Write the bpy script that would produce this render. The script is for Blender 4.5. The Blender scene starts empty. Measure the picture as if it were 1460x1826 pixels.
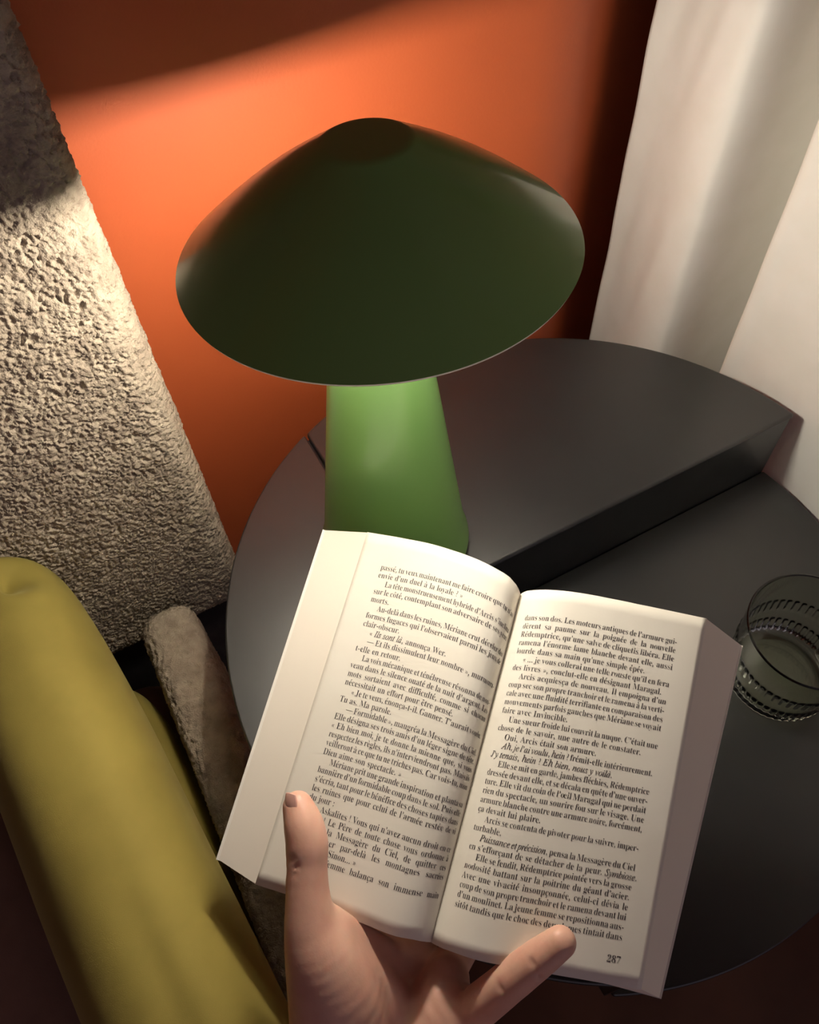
import bpy, bmesh, math
import numpy as np
from mathutils import Vector, Matrix

sc = bpy.context.scene
COL = sc.collection
# ------------------------------------------------------------------ camera
# X runs along the orange wall, Y towards it, Z up (metres, floor at 0)
cam_d = bpy.data.cameras.new('camera')
cam_d.sensor_fit = 'HORIZONTAL'; cam_d.sensor_width = 36.0
cam_d.lens = 36.0 * 1461.0 / 1460.0
cam_d.clip_start = 0.01
cam = bpy.data.objects.new('camera', cam_d); COL.objects.link(cam)
cam.matrix_world = Matrix([(0.8795924, 0.4101784, -0.2409792, 0.0), (-0.4745109, 0.7202406, -0.5060562, 0.0), (-0.0340104, 0.5594704, 0.8281523, 1.07), (0.0, 0.0, 0.0, 1.0)])
sc.camera = cam
# ------------------------------------------------------------------ world, exposure
w = bpy.data.worlds.new('room_ambient'); sc.world = w; w.use_nodes = True
bg = w.node_tree.nodes['Background']
bg.inputs[0].default_value = (0.44, 0.37, 0.44, 1); bg.inputs[1].default_value = 0.50
sc.view_settings.view_transform = 'Standard'; sc.view_settings.look = 'None'
sc.view_settings.gamma = 1.0; sc.view_settings.use_curve_mapping = False
sc.view_settings.exposure = 0.30
sc.cycles.sample_clamp_indirect = 4.0
LAMP_STRENGTH = 340.0
LAMP_COLOR = (1.0, 0.90, 0.76)

# ------------------------------------------------------------------ helpers
def mesh_obj(name, V, F, mat, parent=None, smooth=True):
    me = bpy.data.meshes.new(name)
    me.from_pydata([tuple(map(float, v)) for v in V], [], [tuple(map(int, f)) for f in F])
    if smooth:
        me.polygons.foreach_set('use_smooth', [True] * len(me.polygons))
    me.update()
    o = bpy.data.objects.new(name, me); COL.objects.link(o)
    if mat: me.materials.append(mat)
    if parent is not None: o.parent = parent
    return o
def fast_mesh(name, V, Q, mat, parent=None, smooth=True):
    """quads or tris given as numpy arrays"""
    V = np.ascontiguousarray(V, dtype=np.float32); Q = np.ascontiguousarray(Q, dtype=np.int32)
    k = Q.shape[1]; me = bpy.data.meshes.new(name)
    me.vertices.add(len(V)); me.vertices.foreach_set('co', V.ravel())
    me.loops.add(len(Q) * k); me.loops.foreach_set('vertex_index', Q.ravel())
    me.polygons.add(len(Q)); me.polygons.foreach_set('loop_start', np.arange(len(Q), dtype=np.int32) * k)
    me.polygons.foreach_set('use_smooth', np.full(len(Q), smooth, dtype=bool))
    me.update(calc_edges=True); me.validate()
    o = bpy.data.objects.new(name, me); COL.objects.link(o)
    if mat: me.materials.append(mat)
    if parent is not None: o.parent = parent
    return o
def empty(name, loc=(0, 0, 0)):
    o = bpy.data.objects.new(name, None); COL.objects.link(o); o.location = loc
    o.empty_display_size = 0.02
    return o
def tag(o, label, cat, group=None):
    o['label'] = label; o['category'] = cat
    if group: o['group'] = group
    return o
def struct(o): o['kind'] = 'structure'; return o
def adopt(child, parent):
    """parent keeping the world-space coordinates the mesh was written in"""
    child.parent = parent
    child.matrix_parent_inverse = Matrix.Translation(parent.location).inverted()
    return child
def grid_faces(nu, nv, wrap_u=False):
    """vertex index = u*nv+v"""
    iu = np.arange(nu if wrap_u else nu - 1); iv = np.arange(nv - 1)
    U, Vv = np.meshgrid(iu, iv, indexing='ij'); U2 = (U + 1) % nu
    return np.stack([U * nv + Vv, U2 * nv + Vv, U2 * nv + Vv + 1, U * nv + Vv + 1], -1).reshape(-1, 4)
def lathe(name, prof, seg, mat, parent=None, center=(0, 0), smooth=True):
    a = np.linspace(0, 2 * np.pi, seg, endpoint=False)
    prof = np.asarray(prof, float)
    V = np.stack([center[0] + np.cos(a)[:, None] * prof[None, :, 0], center[1] + np.sin(a)[:, None] * prof[None, :, 0],
                  np.broadcast_to(prof[None, :, 1], (seg, len(prof)))], -1).reshape(-1, 3)
    return fast_mesh(name, V, grid_faces(seg, len(prof), True), mat, parent, smooth)
def arc(cx, cz, r, a0, a1, n):
    return [(cx + r * math.cos(math.radians(a0 + (a1 - a0) * i / n)), cz + r * math.sin(math.radians(a0 + (a1 - a0) * i / n))) for i in range(n + 1)]
# gradient noise in numpy
_rs = np.random.RandomState(7); _perm = _rs.permutation(256); _perm = np.r_[_perm, _perm, _perm]
_grad = _rs.normal(size=(256, 3)); _grad /= np.linalg.norm(_grad, axis=1)[:, None]
def noise3(P):
    P = np.asarray(P, float); I = np.floor(P).astype(int); Fr = P - I; I &= 255
    f = Fr * Fr * Fr * (Fr * (Fr * 6 - 15) + 10); out = 0
    for dx in (0, 1):
        wx = f[:, 0] if dx else 1 - f[:, 0]
        for dy in (0, 1):
            wy = f[:, 1] if dy else 1 - f[:, 1]
            for dz in (0, 1):
                wz = f[:, 2] if dz else 1 - f[:, 2]
                h = _perm[_perm[_perm[(I[:, 0] + dx) & 255] + ((I[:, 1] + dy) & 255)] + ((I[:, 2] + dz) & 255)]
                g = _grad[h]
                out = out + wx * wy * wz * (g[:, 0] * (Fr[:, 0] - dx) + g[:, 1] * (Fr[:, 1] - dy) + g[:, 2] * (Fr[:, 2] - dz))
    return out
def boucle(P):
    """height of curly looped wool, metres"""
    q = P * 150.0
    wv = np.stack([noise3(q + 11.3), noise3(q + 47.1), noise3(q + 83.7)], -1)
    a = noise3(P * 240.0 + wv * 1.9); b = noise3(P * 430.0 + wv * 1.5 + 19.0); c = noise3(P * 20.0)
    loops = (1.0 - np.minimum(1, np.abs(a) * 2.5)) ** 0.8
    return 0.0040 * loops + 0.0016 * b + 0.0010 * c
def rounded_box(lo, hi, r, step, disp=None, name='part', mat=None, parent=None, xticks=None):
    lo = np.array(lo, float); hi = np.array(hi, float); c = (lo + hi) / 2; h = (hi - lo) / 2
    step = step if isinstance(step, dict) else {i: step for i in range(6)}
    Vs = []; Qs = []; off = 0
    ticks = []
    for ax in range(3):
        n = max(2, int(round(2 * h[ax] / step[ax]))); ticks.append(np.linspace(-h[ax], h[ax], n + 1) if xticks is None or ax else np.asarray(xticks) - c[0])
    for ax in range(3):
        u, v = [(1, 2), (2, 0), (0, 1)][ax]
        for sg in (-1, 1):
            Ug, Vg = np.meshgrid(ticks[u], ticks[v], indexing='ij')
            P = np.zeros(Ug.shape + (3,)); P[..., u] = Ug; P[..., v] = Vg; P[..., ax] = sg * h[ax]
            q = grid_faces(len(ticks[u]), len(ticks[v]))
            if sg < 0: q = q[:, ::-1]
            Vs.append(P.reshape(-1, 3)); Qs.append(q + off); off += P.shape[0] * P.shape[1]
    V = np.concatenate(Vs); Q = np.concatenate(Qs)
    key = np.round((V + h) * 1e5).astype(np.int64); key = (key[:, 0] << 42) | (key[:, 1] << 21) | key[:, 2]
    _, first, invx = np.unique(key, return_index=True, return_inverse=True)
    V = V[first]; Q = invx.ravel()[Q]
    core = np.clip(V, -(h - r), h - r); nrm = V - core; nrm /= np.linalg.norm(nrm, axis=1)[:, None] + 1e-12
    V = core + nrm * r + c
    if disp is not None: V = V + nrm * disp(V)[:, None]
    return fast_mesh(name, V, Q, mat, parent)

# ------------------------------------------------------------------ materials
def new_mat(name):
    m = bpy.data.materials.new(name); m.use_nodes = True
    nt = m.node_tree; b = nt.nodes['Principled BSDF']
    return m, nt, b
def noise_mix(nt, b, c1, c2, scale, detail=4, socket='Base Color', lo=0.35, hi=0.65, coord='Object'):
    tc = nt.nodes.new('ShaderNodeTexCoord'); n = nt.nodes.new('ShaderNodeTexNoise'); r = nt.nodes.new('ShaderNodeValToRGB')
    n.inputs['Scale'].default_value = scale; n.inputs['Detail'].default_value = detail
    nt.links.new(tc.outputs[coord], n.inputs['Vector']); nt.links.new(n.outputs['Fac'], r.inputs['Fac'])
    r.color_ramp.elements[0].position = lo; r.color_ramp.elements[1].position = hi
    r.color_ramp.elements[0].color = (*c1, 1); r.color_ramp.elements[1].color = (*c2, 1)
    nt.links.new(r.outputs['Color'], b.inputs[socket]); return n
def add_bump(nt, b, scale, strength, dist, detail=3, kind='noise'):
    tc = nt.nodes.new('ShaderNodeTexCoord')
    n = nt.nodes.new('ShaderNodeTexNoise' if kind == 'noise' else 'ShaderNodeTexVoronoi')
    n.inputs['Scale'].default_value = scale
    if kind == 'noise': n.inputs['Detail'].default_value = detail
    bp = nt.nodes.new('ShaderNodeBump'); bp.inputs['Strength'].default_value = strength; bp.inputs['Distance'].default_value = dist
    nt.links.new(tc.outputs['Object'], n.inputs['Vector']); nt.links.new(n.outputs[0], bp.inputs['Height'])
    nt.links.new(bp.outputs['Normal'], b.inputs['Normal'])
MAT = {}
def simple(name, c1, c2, scale, rough, bump=None, **kw):
    m, nt, b = new_mat(name)
    noise_mix(nt, b, c1, c2, scale); b.inputs['Roughness'].default_value = rough
    for k, v in kw.items(): b.inputs[k.replace('_', ' ')].default_value = v
    if bump: add_bump(nt, b, *bump)
    MAT[name] = m; return m
simple('orange_paint', (0.42, 0.080, 0.020), (0.46, 0.090, 0.024), 6, 0.6, (420, 0.12, 0.001))
simple('boucle_wool', (0.31, 0.25, 0.19), (0.46, 0.385, 0.295), 60, 0.95, (800, 0.8, 0.0016))
simple('curtain_linen', (0.90, 0.89, 0.83), (0.93, 0.92, 0.87), 30, 0.9, (900, 0.15, 0.0004))
simple('black_lacquer', (0.006, 0.007, 0.008), (0.008, 0.009, 0.010), 40, 0.38, (1400, 0.05, 0.0003), Specular_IOR_Level=0.82)
simple('dark_wood_floor', (0.10, 0.038, 0.022), (0.15, 0.06, 0.034), 9, 0.55, (60, 0.1, 0.001))
simple('green_lacquer', (0.22, 0.44, 0.125), (0.235, 0.46, 0.135), 8, 0.40, None, Coat_Weight=0.55, Coat_Roughness=0.09, Specular_IOR_Level=0.3)
simple('shade_inside_white', (0.80, 0.80, 0.76), (0.84, 0.84, 0.80), 10, 0.6)
simple('page_paper', (0.73, 0.69, 0.61), (0.76, 0.725, 0.65), 25, 0.85, (700, 0.05, 0.0003))
simple('cover_card', (0.84, 0.80, 0.72), (0.86, 0.83, 0.76), 20, 0.6)
simple('printing_ink', (0.035, 0.028, 0.03), (0.05, 0.04, 0.04), 80, 0.9)
simple('seat_fabric', (0.36, 0.21, 0.17), (0.42, 0.25, 0.20), 40, 0.95, (900, 0.3, 0.0006))
simple('thumb_nail', (0.58, 0.32, 0.27), (0.64, 0.37, 0.31), 60, 0.35)
simple('ceiling_paint', (0.20, 0.19, 0.20), (0.22, 0.21, 0.22), 5, 0.9)
simple('dark_lining', (0.035, 0.030, 0.032), (0.05, 0.042, 0.042), 60, 0.95)
# page edges: the packed leaves read as fine lines
m, nt, b = new_mat('page_edges'); MAT['page_edges'] = m
tc = nt.nodes.new('ShaderNodeTexCoord'); wv = nt.nodes.new('ShaderNodeTexWave'); wv.inputs['Scale'].default_value = 240; wv.inputs['Distortion'].default_value = 1.5
at = nt.nodes.new('ShaderNodeAttribute'); at.attribute_name = 'leaf'
cmb = nt.nodes.new('ShaderNodeCombineXYZ'); nt.links.new(at.outputs['Fac'], cmb.inputs[0])
wv.inputs['Scale'].default_value = 22.0; nt.links.new(cmb.outputs[0], wv.inputs['Vector'])
rp = nt.nodes.new('ShaderNodeValToRGB'); rp.color_ramp.elements[0].color = (0.75, 0.69, 0.60, 1); rp.color_ramp.elements[1].color = (0.80, 0.74, 0.65, 1)
nt.links.new(wv.outputs['Fac'], rp.inputs['Fac']); nt.links.new(rp.outputs['Color'], b.inputs['Base Color']); b.inputs['Roughness'].default_value = 0.9
# velvet
m, nt, b = new_mat('olive_velvet'); MAT['olive_velvet'] = m
noise_mix(nt, b, (0.20, 0.155, 0.026), (0.25, 0.195, 0.036), 14); b.inputs['Roughness'].default_value = 0.85
b.inputs['Sheen Weight'].default_value = 0.35; b.inputs['Sheen Roughness'].default_value = 0.4; b.inputs['Sheen Tint'].default_value = (0.75, 0.68, 0.30, 1)
add_bump(nt, b, 2400, 0.4, 0.0003)
# skin
m, nt, b = new_mat('skin'); MAT['skin'] = m
noise_mix(nt, b, (0.60, 0.33, 0.25), (0.70, 0.42, 0.32), 55, lo=0.3, hi=0.7); b.inputs['Roughness'].default_value = 0.48
b.inputs['Subsurface Weight'].default_value = 0.25; b.inputs['Subsurface Radius'].default_value = (1.0, 0.35, 0.2); b.inputs['Subsurface Scale'].default_value = 0.004
add_bump(nt, b, 420, 0.18, 0.0006, 5)
# lamp diffuser
m, nt, b = new_mat('opal_diffuser'); MAT['opal_diffuser'] = m
b.inputs['Base Color'].default_value = (0.9, 0.88, 0.82, 1); b.inputs['Emission Color'].default_value = (*LAMP_COLOR, 1); b.inputs['Emission Strength'].default_value = LAMP_STRENGTH
# tumbler glass
m, nt, b = new_mat('tinted_glass'); MAT['tinted_glass'] = m
b.inputs['Base Color'].default_value = (0.90, 0.94, 0.82, 1); b.inputs['Transmission Weight'].default_value = 1.0; b.inputs['Roughness'].default_value = 0.02; b.inputs['IOR'].default_value = 1.5

# ================================================================== the room
TOPZ = 0.52                       # upper level of the table
WALLY = 0.5335
# orange wall with its softly splayed end beside the window
path = [(-1.3, WALLY), (-0.4, WALLY), (0.0, WALLY), (0.30, WALLY)]
RC = 0.13; S0 = 0.385
for i in range(13):
    a = math.radians(33 * i / 12); path.append((S0 + RC * math.sin(a), WALLY + RC * (1 - math.cos(a))))
a = math.radians(33); path.append((path[-1][0] + 0.5 * math.cos(a), path[-1][1] + 0.5 * math.sin(a)))
outer = [(x, y) for x, y in path] + [(path[-1][0], path[-1][1] + 0.15), (0.3, 1.1), (-1.3, 1.1)]
zs = np.linspace(0, 2.4, 9)
V = [(x, y, z) for x, y in path for z in zs]
wall = fast_mesh('wall_back', np.array(V), grid_faces(len(path), len(zs)), MAT['orange_paint']); struct(wall)
struct(mesh_obj('floor', [(-1.6, -1.6, 0), (1.1, -1.6, 0), (1.1, 1.1, 0), (-1.6, 1.1, 0)], [(0, 1, 2, 3)], MAT['dark_wood_floor'], smooth=False))
struct(mesh_obj('ceiling', [(-1.6, -1.6, 2.4), (1.1, -1.6, 2.4), (1.1, 1.1, 2.4), (-1.6, 1.1, 2.4)], [(3, 2, 1, 0)], MAT['ceiling_paint'], smooth=False))
struct(mesh_obj('wall_left', [(-1.3, -1.6, 0), (-1.3, 0.5335, 0), (-1.3, 0.5335, 2.4), (-1.3, -1.6, 2.4)], [(0, 1, 2, 3)], MAT['orange_paint'], smooth=False))
struct(mesh_obj('wall_right', [(0.80, -1.6, 0), (0.80, 1.1, 0), (0.80, 1.1, 2.4), (0.80, -1.6, 2.4)], [(0, 1, 2, 3)], MAT['orange_paint'], smooth=False))

# ================================================================== curtain
# plan outline of the folds, far (by the wall) to near
cpts = np.array([(0.512, 0.545), (0.5125, 0.520), (0.508, 0.490), (0.502, 0.462), (0.501, 0.445), (0.504, 0.433), (0.512, 0.427), (0.530, 0.425), (0.57, 0.427), (0.625, 0.424), (0.645, 0.410),
                 (0.63, 0.385), (0.56, 0.366), (0.518, 0.359), (0.508, 0.355), (0.5065, 0.347), (0.509, 0.335), (0.512, 0.30), (0.514, 0.25), (0.514, 0.20), (0.516, 0.14), (0.530, 0.08),
                 (0.548, 0.05), (0.552, 0.02), (0.530, -0.01), (0.512, -0.05), (0.510, -0.12), (0.515, -0.2), (0.545, -0.24), (0.545, -0.27), (0.515, -0.31), (0.512, -0.42)])
def catmull(pts, m):
    p = np.vstack([2 * pts[0] - pts[1], pts, 2 * pts[-1] - pts[-2]]); out = []
    for i in range(1, len(p) - 2):
        a, b, c, d = p[i - 1], p[i], p[i + 1], p[i + 2]
        for t in np.linspace(0, 1, m, endpoint=False):
            out.append(.5 * (2 * b + (c - a) * t + (2 * a - 5 * b + 4 * c - d) * t * t + (-a + 3 * b - 3 * c + d) * t ** 3))
    out.append(pts[-1]); return np.array(out)
cc = catmull(cpts, 8); zc = np.linspace(0.015, 2.2, 220)
X = np.broadcast_to(cc[:, None, 0], (len(cc), len(zc))).copy(); Y = np.broadcast_to(cc[:, None, 1], X.shape).copy(); Z = np.broadcast_to(zc[None, :], X.shape)
Pn = np.stack([Y.ravel() * 16, Z.ravel() * 2.2, X.ravel() * 3], -1)
wr = noise3(Pn) * 0.006 + noise3(np.stack([Y.ravel() * 40 + Z.ravel() * 9, Z.ravel() * 9, Y.ravel() * 7], -1)) * 0.0028
X += wr.reshape(X.shape) * (1 - 0.8 * np.exp(-((Y - 0.23) / 0.08) ** 2 - ((Z - .5) / .1) ** 2))
V = np.stack([X, Y, Z], -1).reshape(-1, 3)
curtain = fast_mesh('curtain', V, grid_faces(len(cc), len(zc))[:, ::-1], MAT['curtain_linen'])
sol = curtain.modifiers.new('thickness', 'SOLIDIFY'); sol.thickness = 0.0012; sol.offset = 1.0
tag(curtain, 'cream linen curtain hanging in tall folds behind the black table', 'curtain')

# ================================================================== table
TC = (0.2375, 0.2159); TR = 0.265; DROP = 0.083; SEAM = TC[0] - 0.1175; EDGE = TC[1] + 0.0448; TH = 0.006
table = empty('side_table', (TC[0], TC[1], 0)); tag(table, 'round black side table with one quarter of its top dropped lower', 'table')
def on_circle_y(x, sgn): return TC[1] + sgn * math.sqrt(TR ** 2 - (x - TC[0]) ** 2)
def on_circle_x(y, sgn): return TC[0] + sgn * math.sqrt(TR ** 2 - (y - TC[1]) ** 2)
def ang(p): return math.atan2(p[1] - TC[1], p[0] - TC[0])
def arcpts(a0, a1, n): return [(TC[0] + TR * math.cos(a0 + (a1 - a0) * i / n), TC[1] + TR * math.sin(a0 + (a1 - a0) * i / n)) for i in range(n + 1)]
def slab(name, outline, z1, th, mat, bevel=0.0016):
    bm = bmesh.new(); vs = [bm.verts.new((x, y, z1)) for x, y in outline]
    f = bm.faces.new(vs); bm.normal_update()
    if f.normal.z < 0: f.normal_flip()
    r = bmesh.ops.extrude_face_region(bm, geom=[f])
    bmesh.ops.translate(bm, verts=[v for v in r['geom'] if isinstance(v, bmesh.types.BMVert)], vec=(0, 0, -th))
    bmesh.ops.recalc_face_normals(bm, faces=bm.faces)
    me = bpy.data.meshes.new(name); bm.to_mesh(me); bm.free()
    o = bpy.data.objects.new(name, me); COL.objects.link(o); me.materials.append(mat)
    bv = o.modifiers.new('bevel', 'BEVEL'); bv.width = bevel; bv.segments = 3; bv.limit_method = 'ANGLE'; bv.angle_limit = math.radians(50)
    me.polygons.foreach_set('use_smooth', [True] * len(me.polygons))
    wn = o.modifiers.new('wn', 'WEIGHTED_NORMAL'); wn.keep_sharp = False
    return o
G = 0.0009
sx_top = (SEAM - G, on_circle_y(SEAM - G, 1)); sx_bot = (SEAM - G, on_circle_y(SEAM - G, -1))
left_panel = slab('left_panel', arcpts(ang(sx_top), ang(sx_bot) + 2 * math.pi, 90), TOPZ, TH, MAT['black_lacquer'])
p1 = (SEAM + G, on_circle_y(SEAM + G, 1)); p2 = (on_circle_x(EDGE, 1), EDGE)
back_panel = slab('back_panel', arcpts(ang(p2), ang(p1), 90) + [(SEAM + G, EDGE)], TOPZ, TH, MAT['black_lacquer'], 0.003)
q1 = (on_circle_x(EDGE + 0.0015, 1), EDGE + 0.0015); q2 = (SEAM - 0.002, on_circle_y(SEAM - 0.002, -1))
low_panel = slab('lower_panel', arcpts(ang(q2), ang(q1), 110) + [(SEAM - 0.002, EDGE + 0.0015)], TOPZ - DROP, TH, MAT['black_lacquer'])
def wallbox(name, lo, hi, mat, bevel=0.001):
    return slab(name, [(lo[0], lo[1]), (hi[0], lo[1]), (hi[0], hi[1]), (lo[0], hi[1])], hi[2], hi[2] - lo[2], mat, bevel)
ris1 = wallbox('riser', (SEAM - 0.002, EDGE + 0.0015, TOPZ - DROP - TH), (on_circle_x(EDGE + 0.006, 1) - 0.0005, EDGE + 0.006, TOPZ - TH), MAT['black_lacquer'])
ris2 = wallbox('riser', (SEAM - 0.0065, on_circle_y(SEAM - 0.0065, -1) + 0.0005, TOPZ - DROP - TH), (SEAM - 0.002, EDGE + 0.006, TOPZ - TH), MAT['black_lacquer'])
seam = wallbox('seam_strip', (SEAM - 0.004, EDGE + 0.002, TOPZ - TH - 0.003), (SEAM + 0.004, on_circle_y(SEAM - 0.004, 1) - 0.0006, TOPZ - TH - 0.0002), MAT['black_lacquer'])
ped = lathe('pedestal', [(0, TOPZ - DROP - TH)] + [(0.035, TOPZ - DROP - TH), (0.035, 0.03), (0.045, 0.02), (0.17, 0.012), (0.175, 0.008), (0.175, 0.0), (0, 0)], 64, MAT['black_lacquer'], None, TC, True)
for o in (left_panel, back_panel, low_panel, ris1, ris2, seam, ped): adopt(o, table)

# ================================================================== lamp
LX, LY = 0.1376, 0.3171
lamp = empty('table_lamp', (LX, LY, TOPZ)); tag(lamp, 'glossy green table lamp with wide conical shade and tapering body', 'lamp')
def Hh(h): return TOPZ + 0.55 * h
body_prof = [(0.0, TOPZ + 0.0005), (0.046, TOPZ + 0.0005)] + arc(0.0475, TOPZ + 0.010, 0.0098, -90, 8, 10) 
for i in range(1, 25):
    h = 0.02 + (0.478 - 0.02) * i / 24; body_prof.append((0.55 * (0.1035 - 0.128 * h), Hh(h)))
rt = body_prof[-1]
body_prof += arc(rt[0] - 0.004, rt[1], 0.004, 8, 90, 6)[1:] + [(0.0, rt[1] + 0.004)]
body = lathe('body', body_prof, 128, MAT['green_lacquer'], None, (LX, LY))
dz0 = rt[1] + 0.004
diff = lathe('diffuser', [(0.0, dz0), (0.019, dz0)] + arc(0.019, dz0 + 0.004, 0.004, -90, 0, 4)[1:] + [(0.023, Hh(0.516)), (0.0, Hh(0.516))], 32, MAT['opal_diffuser'], None, (LX, LY))
rimz, rimr, capz, capr = Hh(0.516), 0.55 * 0.1855, Hh(0.6165), 0.55 * 0.0435
outer_p = [(0.0, capz), (capr - 0.006, capz)]
n1 = 14
dirx, dirz = (rimr - capr), (rimz - capz); L_ = math.hypot(dirx, dirz)
slope = math.degrees(math.atan2(-dirz, dirx))
cxr, czr, rr = capr - 0.006, capz - 0.010, 0.010
outer_p += arc(cxr, czr, rr, 90, 90 - slope, 6)[1:]
e0 = outer_p[-1]
for i in range(1, n1 + 1):
    t = i / n1; bulge = 0.0025 * math.sin(math.pi * t)
    outer_p.append((e0[0] + (rimr - e0[0]) * t + bulge * 0.3, e0[1] + (rimz - e0[1]) * t + bulge))
inner_p = [(max(0.0, x - 0.0006), z - 0.0014) for x, z in outer_p][::-1]
shade = lathe('shade', outer_p, 160, MAT['green_lacquer'], None, (LX, LY))
lining = lathe('shade_lining', [outer_p[-1]] + inner_p, 160, MAT['shade_inside_white'], None, (LX, LY))
stem = lathe('stem', [(0.0, Hh(0.516)), (0.005, Hh(0.516)), (0.005, capz - 0.0016), (0.0, capz - 0.0016)], 20, MAT['shade_inside_white'], None, (LX, LY))
# the shade sits slightly askew on its stem
for o in (shade, lining):
    o.data.transform(Matrix.Translation((LX + 0.0028, LY, capz)) @ Matrix.Rotation(math.radians(-1.8), 4, Vector((0.1376, 0.317, 0))) @ Matrix.Rotation(math.radians(-5.2), 4, Vector((0.317, -0.1376, 0))) @ Matrix.Translation((-LX, -LY, -capz)))
for o in (body, diff, shade, stem): adopt(o, lamp)
lining.parent = shade

# ================================================================== armchair
chair = empty('armchair', (-0.35, 0.2, 0)); tag(chair, 'beige boucle armchair with tall back beside the orange wall', 'armchair')
# fine wool loops near the lamp, coarser towards the far side of the chair
bx_ticks = np.r_[np.linspace(-0.80, -0.162, 230), np.linspace(-0.16, 0.0225, 193)]
backrest = rounded_box((-0.80, 0.440, 0.335), (0.0225, 0.512, 1.02), 0.022, {0: 0.001, 1: 0.004, 2: 0.001}, boucle, 'backrest', MAT['boucle_wool'], xticks=bx_ticks)
arm = rounded_box((-0.078, -0.16, 0.12), (-0.032, 0.418, 0.418), 0.016, {0: 0.0018, 1: 0.0016, 2: 0.003, 3: 0, 4: 0, 5: 0}, lambda V: boucle(V) * 0.8, 'armrest', MAT['boucle_wool'])
seat = rounded_box((-0.80, -0.20, 0.16), (-0.080, 0.430, 0.306), 0.04, 0.012, None, 'seat', MAT['seat_fabric'])
shell = rounded_box((-0.80, 0.455, 0.16), (0.012, 0.508, 0.345), 0.012, 0.02, None, 'back_shell', MAT['dark_lining'])
for o in (backrest, arm, seat, shell): adopt(o, chair)
for lx, ly in ((-0.05, -0.12), (-0.05, 0.46), (-0.75, -0.12), (-0.75, 0.46)):
    lg = lathe('leg', [(0, 0), (0.012, 0), (0.018, 0.165), (0, 0.165)], 20, MAT['black_lacquer'], None, (lx, ly)); adopt(lg, chair)

# ================================================================== cushions and blanket
def pillow(name, c, half, ex, mat, wob=0.0, seed=0.0, axis_shift=None, nu=120, nv=160, dents=()):
    th = np.linspace(0, 2 * np.pi, nu, endpoint=False); ph = np.linspace(-np.pi / 2 + 1e-3, np.pi / 2 - 1e-3, nv)
    def sp(x, e): return np.sign(x) * np.abs(x) ** e
    T, Pp = np.meshgrid(th, ph, indexing='ij')
    x = sp(np.cos(Pp), ex[0]) * sp(np.cos(T), ex[1]); z = sp(np.cos(Pp), ex[0]) * sp(np.sin(T), ex[1]); y = sp(np.sin(Pp), ex[0])
    V = np.stack([x * half[0], y * half[1], z * half[2]], -1).reshape(-1, 3)
    nrm = V / (np.array(half) ** 2); nrm /= np.linalg.norm(nrm, axis=1)[:, None]
    V = V + np.array(c)
    V += nrm * (noise3(V * np.array([9., 5., 9.]) + seed) * wob)[:, None]
    V += nrm * (noise3(np.stack([V[:, 0] * 30 + V[:, 1] * 8, V[:, 1] * 7, V[:, 2] * 30], -1) + seed) * wob * 0.25)[:, None]
    for p, r, d in dents:
        V -= nrm * (d * np.exp(-(((V - np.array(p)) / np.array(r)) ** 2).sum(1)))[:, None]
    if axis_shift is not None: V[:, 0] += axis_shift(V[:, 1])
    return fast_mesh(name, V, grid_faces(nu, nv, True)[:, ::-1], mat)
cu1 = pillow('cushion', (-0.129, 0.212, 0.500), (0.051, 0.226, 0.082), (0.38, 0.8), MAT['olive_velvet'], 0.006, 3.0, axis_shift=lambda y: -0.10 * (y - 0.2),
             dents=(((-0.106, 0.402, 0.57), (0.013, 0.016, 0.04), 0.020), ((-0.12, 0.08, 0.57), (0.010, 0.10, 0.03), 0.004)))
tag(cu1, 'long olive green velvet cushion leaning in front of the boucle back', 'cushion')
cu2 = pillow('cushion', (-0.150, 0.195, 0.357), (0.067, 0.200, 0.050), (0.6, 0.8), MAT['olive_velvet'], 0.004, 9.0)
tag(cu2, 'olive green velvet cushion edge in shadow between long cushion and armrest', 'cushion')
bl = pillow('blanket', (-0.360, 0.02, 0.378), (0.165, 0.36, 0.070), (0.5, 0.8), MAT['seat_fabric'], 0.006, 5.0)
tag(bl, 'brown fabric bundle left of the long olive cushion', 'blanket')

# ================================================================== drinking glass
gx, gy, gz = 0.365, 0.100, TOPZ - DROP
prof = [(0.0, 0.0), (0.034, 0.0), (0.0375, 0.0012), (0.039, 0.004)]
def rad_out(z): return 0.039 + 0.0075 * (z / 0.085)
def band(z):   # two ribbed bands around the tumbler
    def bump(z0, z1): return max(0.0, min(1.0, (z - z0) / 0.003, (z1 - z) / 0.003))
    return max(bump(0.003, 0.024), bump(0.034, 0.050))
NS = 288; zo = np.linspace(0.004, 0.0838, 54); th = np.linspace(0, 2 * np.pi, NS, endpoint=False)
rows = [[0.0] * NS]; rz = [0.0]
rows.append([0.030] * NS); rz.append(0.0); rows.append([0.0365] * NS); rz.append(0.001)
for z in zo:
    rows.append(list(rad_out(z) + 0.0011 * band(z) * np.abs(np.cos(th * 24)) ** 1.2)); rz.append(z)
for a in (30, 75, 105, 150):
    rows.append([rad_out(0.0838) - 0.0008 + 0.0008 * math.cos(math.radians(a))] * NS); rz.append(0.0838 + 0.0008 * math.sin(math.radians(a)))
for z in np.linspace(0.0836, 0.012, 30): rows.append([rad_out(z) - 0.0017] * NS); rz.append(z)
for r_, z in ((0.034, 0.0085), (0.026, 0.0070), (0.013, 0.0063), (0.0, 0.0061)): rows.append([r_] * NS); rz.append(z)
R_ = np.array(rows); Zr = np.array(rz)
V = np.stack([gx + R_ * np.cos(th)[None], gy + R_ * np.sin(th)[None], np.broadcast_to((gz + 0.0004 + Zr)[:, None], R_.shape)], -1)
V = V.transpose(1, 0, 2).reshape(-1, 3)
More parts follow.
